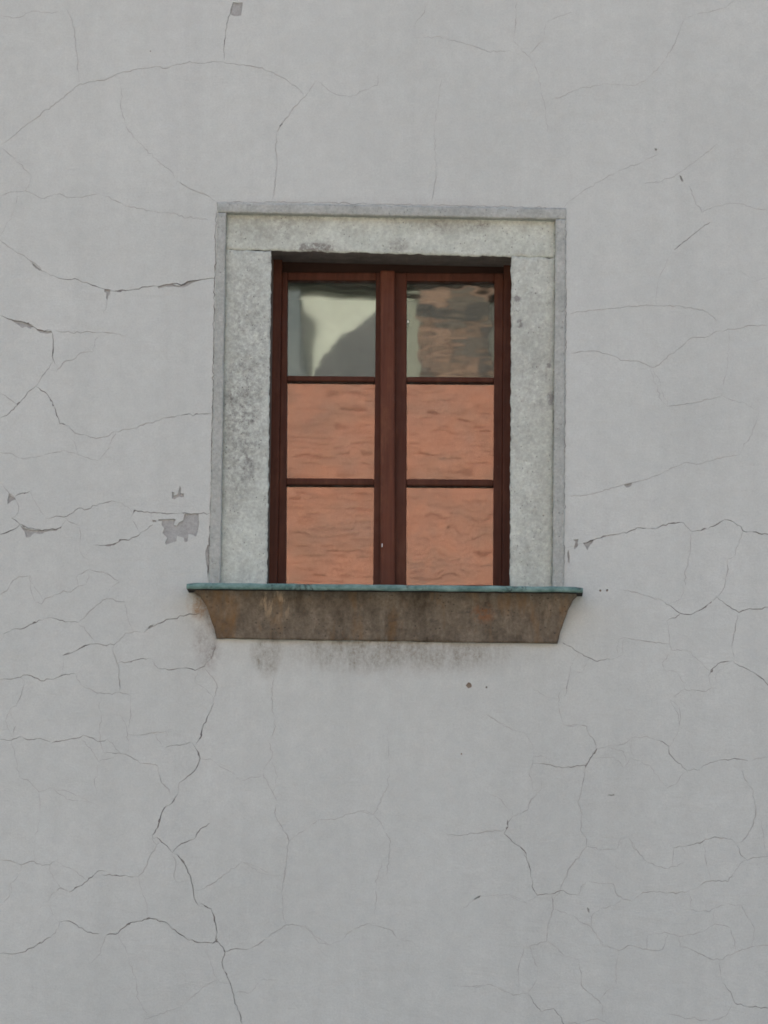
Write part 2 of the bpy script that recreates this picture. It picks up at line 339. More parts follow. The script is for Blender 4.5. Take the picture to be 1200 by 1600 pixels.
# cracks traced on the wall: (left, top, zoom) of the surveyed region, strength, points
REG = dict(A=(0,0,3), B=(400,0,3), C=(800,0,3), D=(0,350,3.4286), E=(860,400,3.5294), F=(0,700,3.4286), G=(860,750,3.5294), H=(0,1000,3.4286),
           I=(0,1280,3), J=(350,1300,3), K=(860,1050,3.5294), L=(600,1050,4), M=(300,1050,3.5294), O=(700,1300,2.4), X=(0,0,1))
CR = """
A 1.15 5,680 60,640 140,575 240,500 330,430 375,393 500,372 550,345 640,325 735,312 775,322 860,297 960,297 1000,287 1050,292 1110,303 1200,315 1280,340 1350,380 1425,440
A 1 310,40 340,100 355,200 365,300 372,385
A .7 0,70 60,85 110,75 150,52 210,58 290,55
A 1.5 1086,40 1070,80 1058,160 1050,220 1052,285
A .9 555,370 570,420 565,500 590,590 630,650 690,705 740,755 800,800 830,850
A 1.4 830,850 890,885 960,910 1010,940
A .9 5,690 70,745 110,790 150,830
A 1 0,915 60,900 120,895 200,930 280,908 320,928 400,920 465,908
A 1 480,915 540,940 600,968 700,988 800,1000 880,1020 975,1030
A .7 85,915 60,1000 0,1110
A 1.25 0,1125 60,1170 120,1205 165,1234 195,1270 265,1300
D 1.4 300,285 350,297 400,292 480,322 560,348 600,358 690,355 760,338 840,333
D 2 840,333 925,318 970,328 1020,305 1080,297 1155,290
D 1.6 0,490 60,512 130,525 180,550 200,565 275,570
D 1 300,572 380,582 480,577 560,580 640,590 700,610
D 1.8 275,575 285,640 283,720 295,750
D 1 280,740 240,800 220,825 190,870
D 1.4 190,870 150,900 120,940 95,970 50,1015 0,1040
D 1 0,900 40,930 90,965
D 1.6 190,868 240,900 280,950 300,1010 320,1070 370,1082
D 1.2 370,1082 400,1120 470,1135 515,1150 570,1140 620,1112 700,1098 800,1065 900,1038 970,1025
D 2 970,1025 1080,1017 1130,1015
D .9 300,795 350,735 390,728 430,692 500,683
D .6 574,405 570,440 550,500
E 1.2 110,318 200,305 300,293 400,283 560,272 660,273 760,285 840,297 880,325 920,360
E 1.3 100,540 190,527 250,524 310,540 370,560 410,577 490,582 530,600 570,617 600,600 640,565 665,540 710,510 740,485 770,455 790,448 850,450 880,440 910,418 980,403 1050,400 1090,383 1200,385
E 1.3 645,830 720,820 800,808 900,785 945,768
E .7 945,768 1000,795 1060,805 1150,860
E .6 945,765 955,700 975,620 985,480
E 1.2 100,1322 180,1320 270,1302 400,1262 450,1250 520,1235 600,1205 680,1165 740,1140 805,1150 880,1132 920,1115 1040,1098
E 1.1 1120,145 1200,120
E .6 1050,80 1110,135
E .6 580,240 600,120 630,65 655,5
E .5 560,620 600,680 625,780
C 1.1 18,0 20,80 15,140 5,190
C 1.2 185,468 240,450 290,425 350,408 410,400 430,393
C .7 430,393 500,398 570,402 620,380 680,330 720,275
C 1 720,275 750,230 790,130 812,85
C .6 30,215 90,280 120,340 135,420 155,500 165,620
C .8 265,945 340,890 430,840 500,800 600,765 660,735 690,720
C 1 620,860 690,855 760,828 800,800 850,765 900,725 960,675
C .9 830,870 860,950 890,995 940,970 1000,957 1070,955 1130,975 1200,985
C 1.7 760,1172 830,1115 880,1075 930,1040
C .6 150,180 155,110 200,85 300,50
C 1.2 1000,35 1045,0
B 1.4 75,945 90,870 100,760 92,690 98,620 120,580 160,530 200,485 240,440
B 1 240,440 270,395 285,378
B .7 290,380 350,430 380,445 440,455 500,425 570,400 575,345
B 1.3 822,945 835,880 845,800
B .5 845,800 835,600 870,370
B .7 735,135 780,70 805,10
B .8 740,175 850,172 930,190 1000,210 1100,245 1190,235
F .9 0,25 50,28 110,55
F .6 170,50 230,40
F 1 420,38 470,52 525,68
F 1 0,185 40,230 80,270 100,310 95,350 65,375
F 2.2 80,258 120,242 160,232
F 1.8 0,462 70,438 105,412
F 1.8 62,375 85,388 105,408
F 2.2 105,408 150,430 190,435 260,438 300,437 330,420
F 1.3 245,375 300,365 340,370 390,348 420,322 470,328 530,300 580,290 640,290
F .8 340,370 380,400 430,415 430,480 425,540 440,575 475,598
F 1.4 500,520 560,522 610,515 650,492 690,495 730,475 770,445 820,410
F 1.5 700,370 725,335 790,342 860,347 930,350 990,347 1060,352 1125,347
F 1.1 0,785 35,765 70,710 100,690 160,685
F 1.1 190,825 220,838 260,800 340,765 380,772 420,740 460,730
F .9 410,690 480,652 550,665 600,690 640,718 590,750
F 1.6 20,995 70,970 130,965 180,940 240,912
F .8 0,1040 20,995
F 1.5 270,908 350,932 420,935
F 1 420,935 480,875 520,840 570,808 670,825
F .9 420,940 470,990 510,1045
F 1.5 340,1110 410,1085 450,1060 520,1048 570,1060 610,1055 640,1030
F 1 640,1030 670,992 740,985 770,990
F 1.9 770,990 800,962 860,938 930,915 1000,895 1080,885
F 1.5 635,1150 700,1145 750,1130 815,1132
F 1.4 850,1182 920,1188 1000,1178 1045,1192 1095,1170 1140,1110 1150,1050
H 1.5 0,210 60,210 110,200 125,187 170,193 235,220 300,203 350,185 400,180
H .9 400,180 430,235 520,285 600,292 640,278 700,300
H 1.2 605,50 620,100 637,150 640,270
H 1 130,235 115,290 90,350 60,360
H .6 90,450 75,480 70,530
H 1.3 0,533 60,538 105,518 150,535 200,527 270,545
H 1.4 275,552 330,540 430,522 445,510 480,522 525,545 575,530
H 1 545,400 535,470 535,540 560,605
H 1.2 560,605 620,608 670,612 720,640 770,662 835,668 850,715 865,765 905,800 915,850
H .9 530,652 570,640 610,630
H .6 640,400 680,470 690,590 670,612
H .9 690,508 760,508 810,497 890,490
H 1.5 1145,340 1120,395 1090,450 1080,510 1050,555
H 1.3 1025,545 980,560 930,565 885,578
H 1.6 1025,545 1055,590 1072,635 1050,690 1020,720 960,765
H 1.1 1072,635 1140,648
H 1 960,765 950,830 920,875
H 2 950,830 920,875 890,890 865,930 850,985 830,1030 815,1065
H 1.1 1140,340 1165,250 1140,200 1095,150
H .8 1060,170 1045,230
H .9 110,740 150,750 180,785 210,815 270,790
H .6 210,815 215,880 220,940
H .6 485,870 500,850 520,838
H .6 510,880 550,902
I 1.9 735,85 770,115 805,155
I 1 805,155 825,200 815,270 835,300
I 1.5 990,15 940,45 905,95 850,115 820,140 808,158
I 1.1 735,120 700,180 690,215 670,250 645,270
I 1.8 645,270 560,267 480,260
I 1.7 495,243 460,243 410,290 370,315 325,342
I 1 325,342 285,322 240,355 225,400
I .9 285,322 250,275 230,235
I 1.2 0,190 50,195 100,215 160,197 200,217 235,213 260,195
I .8 100,230 85,265 50,300
I 1.1 45,360 18,387
I 2.3 830,165 865,210 890,260 903,310 910,370 930,405
I 2.2 945,395 990,420 1005,460 1018,530 1013,565
I 1.6 280,482 325,477 370,508 410,530 465,538
I 2 500,543 555,533 600,490 650,478 705,465 785,488 830,530 885,568
I 1.6 885,568 930,578 1000,578 1013,565
I 1.9 1013,565 1045,600 1055,620 1040,670 1050,710
I 1.5 1050,710 1080,770 1100,850 1130,930 1140,975
I 1.6 1055,620 1110,607 1160,612
I 1 1160,612 1220,580 1265,545 1340,495 1430,500
I 1.8 0,630 60,632 120,620 180,583 240,553
I .7 240,553 275,510
I .8 690,465 690,400 665,340
I .8 500,543 480,590 460,640 420,680
I 1 930,335 1000,300 1060,255 1135,200
I .9 660,970 680,935 740,920 780,900 840,882
I .7 600,640 620,710 640,750
I .6 985,660 1000,720 1030,765
G 2 180,348 240,330 280,320
G 1.6 280,320 330,303 420,293 480,262 580,270
G 2.2 580,270 620,248 670,240 735,237 765,270
G 1.6 765,270 780,285 830,280 850,272
G 2.2 850,272 900,255 960,217 1010,232 1050,255
G 2 1050,255 1060,280 1150,295 1230,297
G 1 1060,285 1040,350 1015,420
G 1.1 975,440 975,510 960,590 920,645
G .8 780,290 765,420 740,520 740,590
G 1.1 400,607 480,622 560,650 610,660
G 1.5 630,672 670,700 715,735 760,742 820,720 870,685 920,645
G 1.6 920,645 960,680 1000,710 1040,732 1080,715 1150,712 1230,688
G 1.6 715,740 690,760 650,770
G .8 645,790 655,850 660,910 670,940 750,938
G .8 670,940 640,985 615,1010 635,1060
G 1.1 375,880 410,868 470,882 530,890 650,905
G 1.2 1035,730 1020,830 1000,920 1015,980
G 1.5 1010,998 940,1005 900,1035 870,1080
G 1.4 1015,1010 1060,1030 1120,1060 1160,1090 1220,1150
G 1.5 75,900 130,935 200,975 260,1000 350,985
G .6 350,985 400,965
G .7 120,1000 105,1080 80,1190
G .6 200,1000 175,1060
K 1 700,0 740,75 740,95
K 1.3 660,155 690,130 740,95 800,100 860,107 890,88 920,90
K .8 710,190 720,260 700,340 665,400
K 1.4 655,410 655,450 690,490 755,545
K 1 755,545 720,570 690,620 640,640
K 1.5 755,545 830,530 880,500 930,487 1030,480 1090,490
K 1 1090,490 1180,470 1220,470
K 1.5 655,410 620,385 580,375
K .9 580,375 530,355 450,362
K 1.2 1055,540 1075,595 1110,640 1125,700 1133,780 1115,850 1080,910 1040,940
K 1.5 1010,930 960,915 905,910 840,935 760,957 680,970
K .8 1125,810 1160,815
K 1.3 1020,945 1050,1010 1085,1038 1120,1022 1220,1018
K .9 850,970 860,1050 870,1090
K 1 530,1045 590,1072 650,1085 740,1050
K 1.3 810,1190 860,1155 930,1150 980,1155 1010,1110
K 1.2 150,290 200,300 215,350 245,385 250,430
K 1.6 250,430 220,475 200,515 130,522 65,528 0,512 -60,505
K .9 250,427 310,412
K 1 200,515 185,580 170,660 150,720 175,780 170,830 165,870 195,910 200,960
K 1.3 200,960 165,1010 110,1075 70,1160 50,1220 20,1250
K .9 200,960 280,980 370,975
K 1 105,0 95,60 90,90 75,140
K 1 55,100 42,170 60,250 75,290
K .6 390,915 430,908
K .5 460,460 410,530
L 1.3 985,725 920,795 895,865 805,900
L 1.6 805,900 775,940 775,970 750,1010 800,1060 875,1115 890,1150 910,1200
L 1.1 750,990 660,995 500,1018 390,1020
L .9 930,570 905,640 925,680 930,735
L .5 650,760 715,785 760,840 800,865
L .5 830,370 890,390 930,460
L .6 900,85 960,115 1010,158
L .7 600,295 640,265
L .8 935,525 980,522 1015,535
M 1.1 455,10 440,110 440,210 460,250
M .8 460,250 450,330 425,390 445,440 430,490 390,545
M 1.2 390,545 430,640 468,710 460,790 490,845 535,930 520,1040 510,1130 500,1170
M .5 440,490 465,560 460,640
M .9 1090,540 1075,640 1020,760 1000,785
M .5 1090,540 1085,420 1075,300
M 1 955,762 880,780 800,808 700,815
M .7 1050,850 1090,920 1085,1040 1070,1120
M .7 240,570 270,600
J .6 750,120 710,230 715,300 700,400
J .9 600,460 670,430 750,450 790,465 815,500
J .9 500,530 560,500
J .7 880,510 920,550
J .7 230,205 275,200
J .6 170,697 250,692
J .5 1100,725 1200,728
O 1.6 285,75 305,130 320,215 335,237 400,230 420,220 490,237
O .8 335,237 295,268
O 1.2 390,235 395,290 375,350 370,410 290,430
O 1 375,410 410,435 440,465
O .5 50,290 110,245
O .5 118,240 230,235
O 1.1 520,183 580,192 620,195 630,230 655,252 690,260
O 1.3 690,260 720,235 770,222 820,232 900,222
O .8 650,252 625,275 570,288
O 1 465,310 500,340 540,360 570,405
O 1.2 580,428 600,428 640,445 690,425 730,440 790,445
O .7 640,445 630,500 632,570
O .9 750,385 810,375 860,390 930,380 960,372 1000,345 1060,360
O 1.3 900,435 970,470 1020,480 1080,450 1140,430 1220,420
O .7 865,395 870,430
O 1.3 490,480 500,540 500,575 540,610 580,650 582,700
O 1.2 430,720 500,715 560,700 600,718
O 1.1 80,580 160,572 200,592 245,612 300,605
O .9 300,605 330,560 337,520
O 1.5 300,605 320,640 350,675 395,662 420,690 445,740
O 1.5 1030,565 1060,600 1075,640 1120,655 1220,662
O 1 1075,640 1040,690 980,710 900,700 820,680
O .8 910,290 980,300 1000,285 1050,268 1100,275
O .6 1000,290 990,345
X 1.8 338,330 336,420 334,520 333,600 331,700 329,800 327,860 325,902
X 1.3 884,345 884,480 883,620 882,760 881,905
X 1.2 345,316 430,316 520,317 600,319 700,321 800,323 880,326
"""
PATCH = """
F 870,385 940,385 935,400 930,412 945,418 960,398 980,390 985,365 990,352 1065,352 1068,400 1060,440 1050,475 1035,465 1010,460 1005,500 990,505 985,480 950,470 945,500 890,518 885,505 895,480 870,455 880,430 865,410
F 848,383 930,379 942,384 850,391
F 815,385 835,388 838,398 820,398
F 920,235 935,240 930,255 950,250 958,225 962,200 970,215 968,240 985,245 985,262 960,260 935,275 922,270
F 108,414 125,427 150,434 190,440 250,442 290,441 240,450 215,460 185,455 165,475 140,480 135,455 120,435
F 48,240 60,255 85,275 60,285 40,300 38,280 45,260
D 60,514 110,522 150,532 182,550 165,562 140,550 120,557 100,542
D 195,565 230,570 275,572 280,582 250,588 215,582
D 845,336 925,320 965,331 1020,308 1080,299 1030,315 985,340 930,335 850,346
D 560,348 592,352 590,368 580,385 575,408 568,395 570,370 558,362
D 170,205 185,215 200,232 222,248 210,250 190,238 175,222
G 180,348 210,340 240,328 230,350 215,365 205,388 195,370
G 125,330 155,325 150,345 148,370 130,382 135,355 138,340
G 100,385 106,420 105,460 95,450 92,415
E 405,1262 450,1250 445,1268 420,1277
A 1092,10 1138,12 1130,72 1100,75 1085,70 1080,45
F 1112,520 1124,520 1121,690 1105,620 1100,560
K 318,677 335,684 352,682 352,672 340,678
O 95,252 110,242 122,238 118,247 104,253
O 522,282 530,290 530,303 523,298
F 793,964 805,950 822,944 818,958 802,969
F 598,518 625,506 620,516 605,522
C 785,822 793,825 803,848 797,853 788,838
C 668,695 680,698 678,708 670,706
B 108,590 120,578 126,582 116,594
H 845,990 853,985 848,1005 838,1012
"""
HOLES = [(733, 1071, 4.6), (760, 1074, 1.5), (721, 1178, 1.4), (938, 923, 1.7), (948.5, 922.5, 1.8), (235, 80, 1.0)]

def pts(reg, toks):
    x0, y0, z = REG[reg]
    return [(x0 + float(a)/z, y0 + float(b)/z) for a, b in (t.split(',') for t in toks)]
rnd = random.Random(11)
def wander(pl, step=4.5):
    """fractal wandering between the surveyed points, about one vertex each few pixels"""
    out = [pl[0]]
    for a, b in zip(pl, pl[1:]):
        L = math.hypot(b[0]-a[0], b[1]-a[1]); n = max(1, int(L/step))
        nx, ny = -(b[1]-a[1])/max(L, 1e-6), (b[0]-a[0])/max(L, 1e-6)
        for k in range(1, n+1):
            t = k/n; j = 0 if k == n else rnd.gauss(0, 0.85) * min(1, L/12)
            out.append((a[0]+(b[0]-a[0])*t + nx*j, a[1]+(b[1]-a[1])*t + ny*j))
    return out
def ribbon(pl, wd, taper=True):
    """left and right banks of a crack of mean width wd (pixels)"""
    n = len(pl); out = []
    ph = rnd.random()*100
    for i, p in enumerate(pl):
        a, b = pl[max(0, i-1)], pl[min(n-1, i+1)]
        L = math.hypot(b[0]-a[0], b[1]-a[1]) or 1
        nx, ny = -(b[1]-a[1])/L, (b[0]-a[0])/L
        h = wd/2 * max(0.16, 0.75 + 1.1*noise.noise(Vector((ph + i*0.33, 0, 0))) + 0.5*noise.noise(Vector((ph + i*0.07, 5, 0))) + rnd.uniform(-.25, .35))
        if taper: h *= min(1, 0.25 + min(i, n-1-i)*0.35)
        out.append(((p[0]+nx*h, p[1]+ny*h), (p[0]-nx*h, p[1]-ny*h)))
    return out

WX0, WX1, WZ0, WZ1 = -6.0, 6.0, 0.0, 9.6
V2, FACES, INFO = [], [], []        # INFO: (kind, index, depth)
def addv(x, z): V2.append(Vector((x, z))); return len(V2)-1
def addpx(u, v):
    p = P(u, v); return addv(p.x, p.z)
FACES.append([addv(WX0, WZ0), addv(WX1, WZ0), addv(WX1, WZ1), addv(WX0, WZ1)]); INFO.append(('wall', 0, 0))
# hole behind the stone surround
hole_q = [(344, 321), (878, 330), (876, 930), (331, 930)]
FACES.append([addpx(*p) for p in reversed(hole_q)]); INFO.append(('gap', 0, 0))
nc = 0; STR = []; CHIPS = []
def add_crack(pl, wd, depth, idx, kind='crack', step=4.5):
    rb = ribbon(wander(pl, step), wd)
    ids = [(addpx(*a), addpx(*b)) for a, b in rb]
    for (a0, b0), (a1, b1) in zip(ids, ids[1:]):
        q = [a0, b0, b1, a1]
        ar = sum(V2[q[i]].x*V2[q[(i+1) % 4]].y - V2[q[(i+1) % 4]].x*V2[q[i]].y for i in range(4))
        if ar < 0: q.reverse()
        FACES.append(q); INFO.append((kind, idx, depth))
GAIN = dict(A=.85, B=.8, C=.75, E=.8, O=.85, K=.9, D=1.0, L=.9, M=.9)
LINES = [(float(t[1])*GAIN.get(t[0], 1.0), pts(t[0], t[2:])) for t in (l.split() for l in CR.strip().splitlines())]
# hairlines that join loose ends to the next crack, as the plaster's network does
N0 = len(LINES)
SAMP = [(k, p) for k, (s, pl) in enumerate(LINES) for p in wander(pl, 6)]
for k, (s, pl) in enumerate(list(LINES)):
    if k >= N0 - 3: break
    for e, f in ((pl[-1], pl[-2]), (pl[0], pl[1])):
        dx, dy = e[0]-f[0], e[1]-f[1]; L = math.hypot(dx, dy) or 1
        best = None
        for j, p in SAMP:
            if j == k: continue
            D = math.hypot(p[0]-e[0], p[1]-e[1])
            if D < 3: best = None; break
            if D < 75 and ((p[0]-e[0])*dx + (p[1]-e[1])*dy)/(D*L) > 0.25 and (best is None or D < best[0]): best = (D, p)
        if best and (e[1] > 560 or rnd.random() < .4) and 5 < e[0] < 1195 and 5 < e[1] < 1595:
            p = best[1]; m = ((e[0]+p[0])/2 + rnd.gauss(0, best[0]*.10), (e[1]+p[1])/2 + rnd.gauss(0, best[0]*.10))
            LINES.append((rnd.uniform(.35, .75), [e, m, p]))
for s, pl in LINES:
    if s > 1.3:            # crumbled lips
        for a, b in zip(pl, pl[1:]):
            if rnd.random() < 0.22:
                t = rnd.random(); cx_, cy_ = a[0]+(b[0]-a[0])*t, a[1]+(b[1]-a[1])*t
                L = math.hypot(b[0]-a[0], b[1]-a[1]) or 1; ux_, uy_ = (b[0]-a[0])/L, (b[1]-a[1])/L; sg = rnd.choice((1, 1, -1)); w_ = rnd.uniform(2.5, 7); h_ = rnd.uniform(1.0, 2.6)*sg
                CHIPS.append((nc, [(cx_-ux_*w_, cy_-uy_*w_), (cx_-uy_*h_*.8 - ux_*w_*.3, cy_+ux_*h_*.8 - uy_*w_*.3), (cx_-uy_*h_ + ux_*w_*.4, cy_+ux_*h_ + uy_*w_*.4), (cx_+ux_*w_, cy_+uy_*w_)]))
    add_crack(pl, 0.34 + 0.46*s, 0.0006 + 0.0009*s*s, nc); STR.append(s); nc += 1
for k in range(34):        # hairlines on the wall around the surveyed part
    while True:
        u, v_ = rnd.uniform(-900, 2100), rnd.uniform(-500, 2300)
        if not (-120 < u < 1320 and -120 < v_ < 1720): break
    a = rnd.uniform(0, 6.28); pl = [(u, v_)]
    for q in range(rnd.randint(4, 10)):
        a += rnd.gauss(0, 0.45); nu_, nv_ = pl[-1][0] + 28*math.cos(a), pl[-1][1] + 28*math.sin(a)
        if (-40 < nu_ < 1240 and -40 < nv_ < 1640): break
        pl.append((nu_, nv_))
    if len(pl) > 2: add_crack(pl, rnd.uniform(1.0, 2.0), 0.003, 9999, 'far', 14)
npatch = 0
def add_poly(pl, kind, idx, depth):
    ids = [addpx(*p) for p in pl]
    ar = sum(V2[ids[i]].x*V2[ids[(i+1) % len(ids)]].y - V2[ids[(i+1) % len(ids)]].x*V2[ids[i]].y for i in range(len(ids)))
    if ar < 0: ids.reverse()
    FACES.append(ids); INFO.append((kind, idx, depth))
for line in PATCH.strip().splitlines():
    t = line.split(); pl = pts(t[0], t[1:]); rough = []
    for i, a in enumerate(pl):
        b = pl[(i+1) % len(pl)]; rough.append(a)
        if math.hypot(b[0]-a[0], b[1]-a[1]) > 5: rough.append(((a[0]+b[0])/2 + rnd.gauss(0, .5), (a[1]+b[1])/2 + rnd.gauss(0, .5)))
    add_poly(rough, 'patch', npatch, 0.0045); npatch += 1
for k, pl in CHIPS: add_poly(pl, 'crack', k, 0.0015)
for k, (u, v_, r) in enumerate(HOLES):
    add_poly([(u + r*(1+rnd.uniform(-.2,.2))*math.cos(a*math.pi/5), v_ + r*(1+rnd.uniform(-.2,.2))*math.sin(a*math.pi/5)) for a in range(10)], 'hole', k, 0.006)

ov, oe, of, _, _, oof = delaunay_2d_cdt(V2, [], FACES, 0, 1e-6, True)
PRI = {'gap': 5, 'hole': 4, 'crack': 3, 'far': 3, 'patch': 2, 'wall': 1}
groups = {}; owner = []
for fi, f in enumerate(of):
    ids = oof[fi]
    if not ids: owner.append(None); continue
    best = max((INFO[i] for i in ids), key=lambda q: (PRI[q[0]], -q[1]))
    owner.append(best)
edges = {}
for fi, f in enumerate(of):
    for a, b in zip(f, f[1:] + f[:1]): edges.setdefault((min(a, b), max(a, b)), []).append((fi, a, b))
geo = {}
def G_(key): return geo.setdefault(key, ([], [], {}))
def gv(g, i, d):
    k = (i, d)
    if k not in g[2]: g[2][k] = len(g[0]); g[0].append((ov[i].x, d, ov[i].y))
    return g[2][k]
for fi, f in enumerate(of):
    ow = owner[fi]
    if ow is None or ow[0] == 'gap': continue
    g = G_(ow[:2]); g[1].append([gv(g, i, ow[2]) for i in f])
for (a, b), fs in edges.items():
    if len(fs) != 2: continue
    o1, o2 = owner[fs[0][0]], owner[fs[1][0]]
    if o1 is None or o2 is None or 'gap' in (o1[0], o2[0]) or abs(o1[2]-o2[2]) < 1e-6: continue
    deep, shallow = (0, 1) if o1[2] > o2[2] else (1, 0)
    od, os_ = (o1, o2)[deep], (o1, o2)[shallow]
    _, va, vb = fs[deep]
    g = G_(od[:2]); g[1].append([gv(g, vb, od[2]), gv(g, va, od[2]), gv(g, va, os_[2]), gv(g, vb, os_[2])])
wall = None
order = sorted(geo, key=lambda k: (k[0] != 'wall', k))
MK = dict(wall=('wall', 'wall'), crack=('crack', 'crack'), far=('crack', 'crack'), patch=('bare_patch', 'bare'), hole=('nail_hole', 'hole'))
for key in order:
    vs, fs, _ = geo[key]
    nm, mk = MK[key[0]]
    me = bpy.data.meshes.new(nm); me.from_pydata(vs, [], fs); me.update()
    if key[0] == 'far' or (key[0] == 'crack' and STR[key[1]] < 1.25): mk = 'hair'
    o = link(nm, me, M[mk])
    if key[0] == 'wall': wall = child(o, house)
    else: o.parent = wall
    if key[0] == 'far': o['kind'] = 'stuff'
    if key[0] == 'patch' and key[1] == 0: o['label'] = 'largest grey patch of flaked paint left of the window'
# reveals of the hole in the wall, the sides, the back and the roof of the house, and the dark room behind the window
bm = bmesh.new(); box(bm, (WX0, 0.35, 0), (WX1, 8.0, WZ1-0.01))
for f in list(bm.faces):
    if f.normal.y < -0.5 or f.calc_center_median().y < 0.36: bm.faces.remove(f)
for x in (WX0, WX1):
    bm.faces.new([bm.verts.new(p) for p in ((x, 0, 0), (x, 0.35, 0), (x, 0.35, WZ1), (x, 0, WZ1))])
child(from_bm('side_wall', bm, M['wall']), house)
bm = bmesh.new()
e = 0.35
a = [bm.verts.new(p) for p in ((WX0-e, -e, WZ1-.02), (WX1+e, -e, WZ1-.02), (WX1+e, 4, WZ1+3.4), (WX0-e, 4, WZ1+3.4), (WX0-e, 8.35, WZ1-.02), (WX1+e, 8.35, WZ1-.02),
                                (WX0-e, -e, WZ1+.1), (WX1+e, -e, WZ1+.1), (WX1+e, 4, WZ1+3.55), (WX0-e, 4, WZ1+3.55), (WX0-e, 8.35, WZ1+.1), (WX1+e, 8.35, WZ1+.1))]
for q in ((0,3,2,1), (3,4,5,2), (6,7,8,9), (9,8,11,10), (0,1,7,6), (4,10,11,5), (0,6,9,3), (3,9,10,4), (1,2,8,7), (2,5,11,8)): bm.faces.new([a[i] for i in q])
bmesh.ops.recalc_face_normals(bm, faces=bm.faces)
child(from_bm('roof', bm, mat_plain('own_roof_tile', (0.25, 0.11, 0.07), (0.34, 0.16, 0.1), 4)), house)
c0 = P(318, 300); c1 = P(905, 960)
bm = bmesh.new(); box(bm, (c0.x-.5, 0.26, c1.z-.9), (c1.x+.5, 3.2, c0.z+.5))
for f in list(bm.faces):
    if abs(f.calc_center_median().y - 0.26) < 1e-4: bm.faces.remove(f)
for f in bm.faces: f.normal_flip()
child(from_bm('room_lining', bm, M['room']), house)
# masonry ring closing the gap between the surround and the room
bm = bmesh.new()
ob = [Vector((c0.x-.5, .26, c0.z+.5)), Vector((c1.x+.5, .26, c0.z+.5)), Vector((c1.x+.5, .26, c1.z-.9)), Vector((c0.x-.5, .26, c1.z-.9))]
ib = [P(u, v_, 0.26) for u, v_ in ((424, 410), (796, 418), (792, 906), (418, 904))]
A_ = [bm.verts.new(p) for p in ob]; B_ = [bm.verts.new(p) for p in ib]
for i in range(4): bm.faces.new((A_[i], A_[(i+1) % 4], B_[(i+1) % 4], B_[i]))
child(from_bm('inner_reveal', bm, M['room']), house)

# ------------------------------------------------------------------ the window
win = thing('casement_window', 'brown six-pane casement window in a stone surround above a green-edged sill', 'window', (0, 0, P(600, 1004).z))
def wchild(o): return child(o, win)
YS = 0.021                    # stone face, set back from the mortar border
sur = bpy.data.objects.new('stone_surround', None); COL.objects.link(sur); wchild(sur)
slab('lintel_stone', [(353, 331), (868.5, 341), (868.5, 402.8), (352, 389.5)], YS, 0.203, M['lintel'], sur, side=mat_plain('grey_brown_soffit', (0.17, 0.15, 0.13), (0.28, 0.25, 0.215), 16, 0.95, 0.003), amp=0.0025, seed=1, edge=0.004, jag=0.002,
     back=[(353, 331), (868.5, 341), (868.5, 419.5), (352, 407.5)])
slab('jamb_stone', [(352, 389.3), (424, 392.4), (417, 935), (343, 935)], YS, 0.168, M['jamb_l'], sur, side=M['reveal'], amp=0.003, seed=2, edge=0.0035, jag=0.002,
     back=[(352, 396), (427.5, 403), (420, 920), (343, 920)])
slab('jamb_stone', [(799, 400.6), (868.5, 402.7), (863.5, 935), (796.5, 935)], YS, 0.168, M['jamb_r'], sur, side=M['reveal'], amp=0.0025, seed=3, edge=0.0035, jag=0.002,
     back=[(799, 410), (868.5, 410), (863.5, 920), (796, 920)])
slab('mortar_border', [(339, 316), (884.5, 325.5), (884, 342.5), (340, 331.5)], -0.005, 0.05, M['border'], sur, step=0.005, amp=0.001, seed=4, edge=0.0015, round_=0.003, jag=0.002)
slab('mortar_border', [(340, 332), (353, 332.4), (344, 935), (325.5, 935)], -0.005, 0.05, M['border'], sur, step=0.005, amp=0.001, seed=5, edge=0.0012, round_=0.003, jag=0.002)
slab('mortar_border', [(868.2, 342.2), (884, 343), (881, 935), (863, 935)], -0.005, 0.05, M['border'], sur, step=0.005, amp=0.001, seed=6, edge=0.0012, round_=0.003, jag=0.002)

# sill: concave moulding that returns at both ends, copper sheet on top
LT, RT = P(300.5, 919, -0.080), P(902.5, 924, -0.080)
LB, RB = P(338, 997, -0.014), P(871, 1004.3, -0.014)
bm = bmesh.new(); NS, NX = 22, 150; rows = []
for k in range(NS+1):
    s = k/NS
    T = ((0, 0), (.21, .08), (.46, .27), (.72, .48), (.92, .73), (1.0, 1.0))
    for (sa, pa), (sb, pb) in zip(T, T[1:]):
        if sa <= s <= sb: pr = pa + (pb-pa)*(s-sa)/(sb-sa); break
    y = -0.014 - 0.066*pr
    xl = LB.x + (LT.x-LB.x)*pr; xr = RB.x + (RT.x-RB.x)*(0.62*pr + 0.38*s)
    row = [bm.verts.new((xl, 0.06, LB.z + (LT.z-LB.z)*s))]
    for i in range(NX+1):
        a = i/NX; x = xl + (xr-xl)*a
        z = (LB.z + (LT.z-LB.z)*s)*(1-a) + (RB.z + (RT.z-RB.z)*s)*a
        q = Vector((x, y*2, z)); off = 0.0045*fbm(q, 26, 5)
        if k == 0: z += 0.0035*fbm(q, 14, 3)
        if i in (0, NX): x += 0.0035*noise.noise(q*28)
        row.append(bm.verts.new((x, y + off, z)))
    row.append(bm.verts.new((xr, 0.06, RB.z + (RT.z-RB.z)*s))); rows.append(row)
for k in range(NS):
    for i in range(NX+2):
        f = bm.faces.new((rows[k][i], rows[k][i+1], rows[k+1][i+1], rows[k+1][i])); f.smooth = 0 < i < NX+1
bm.faces.new(rows[-1]); bm.faces.new(list(reversed(rows[0])))
sill = wchild(from_bm('sill', bm, M['sill']))
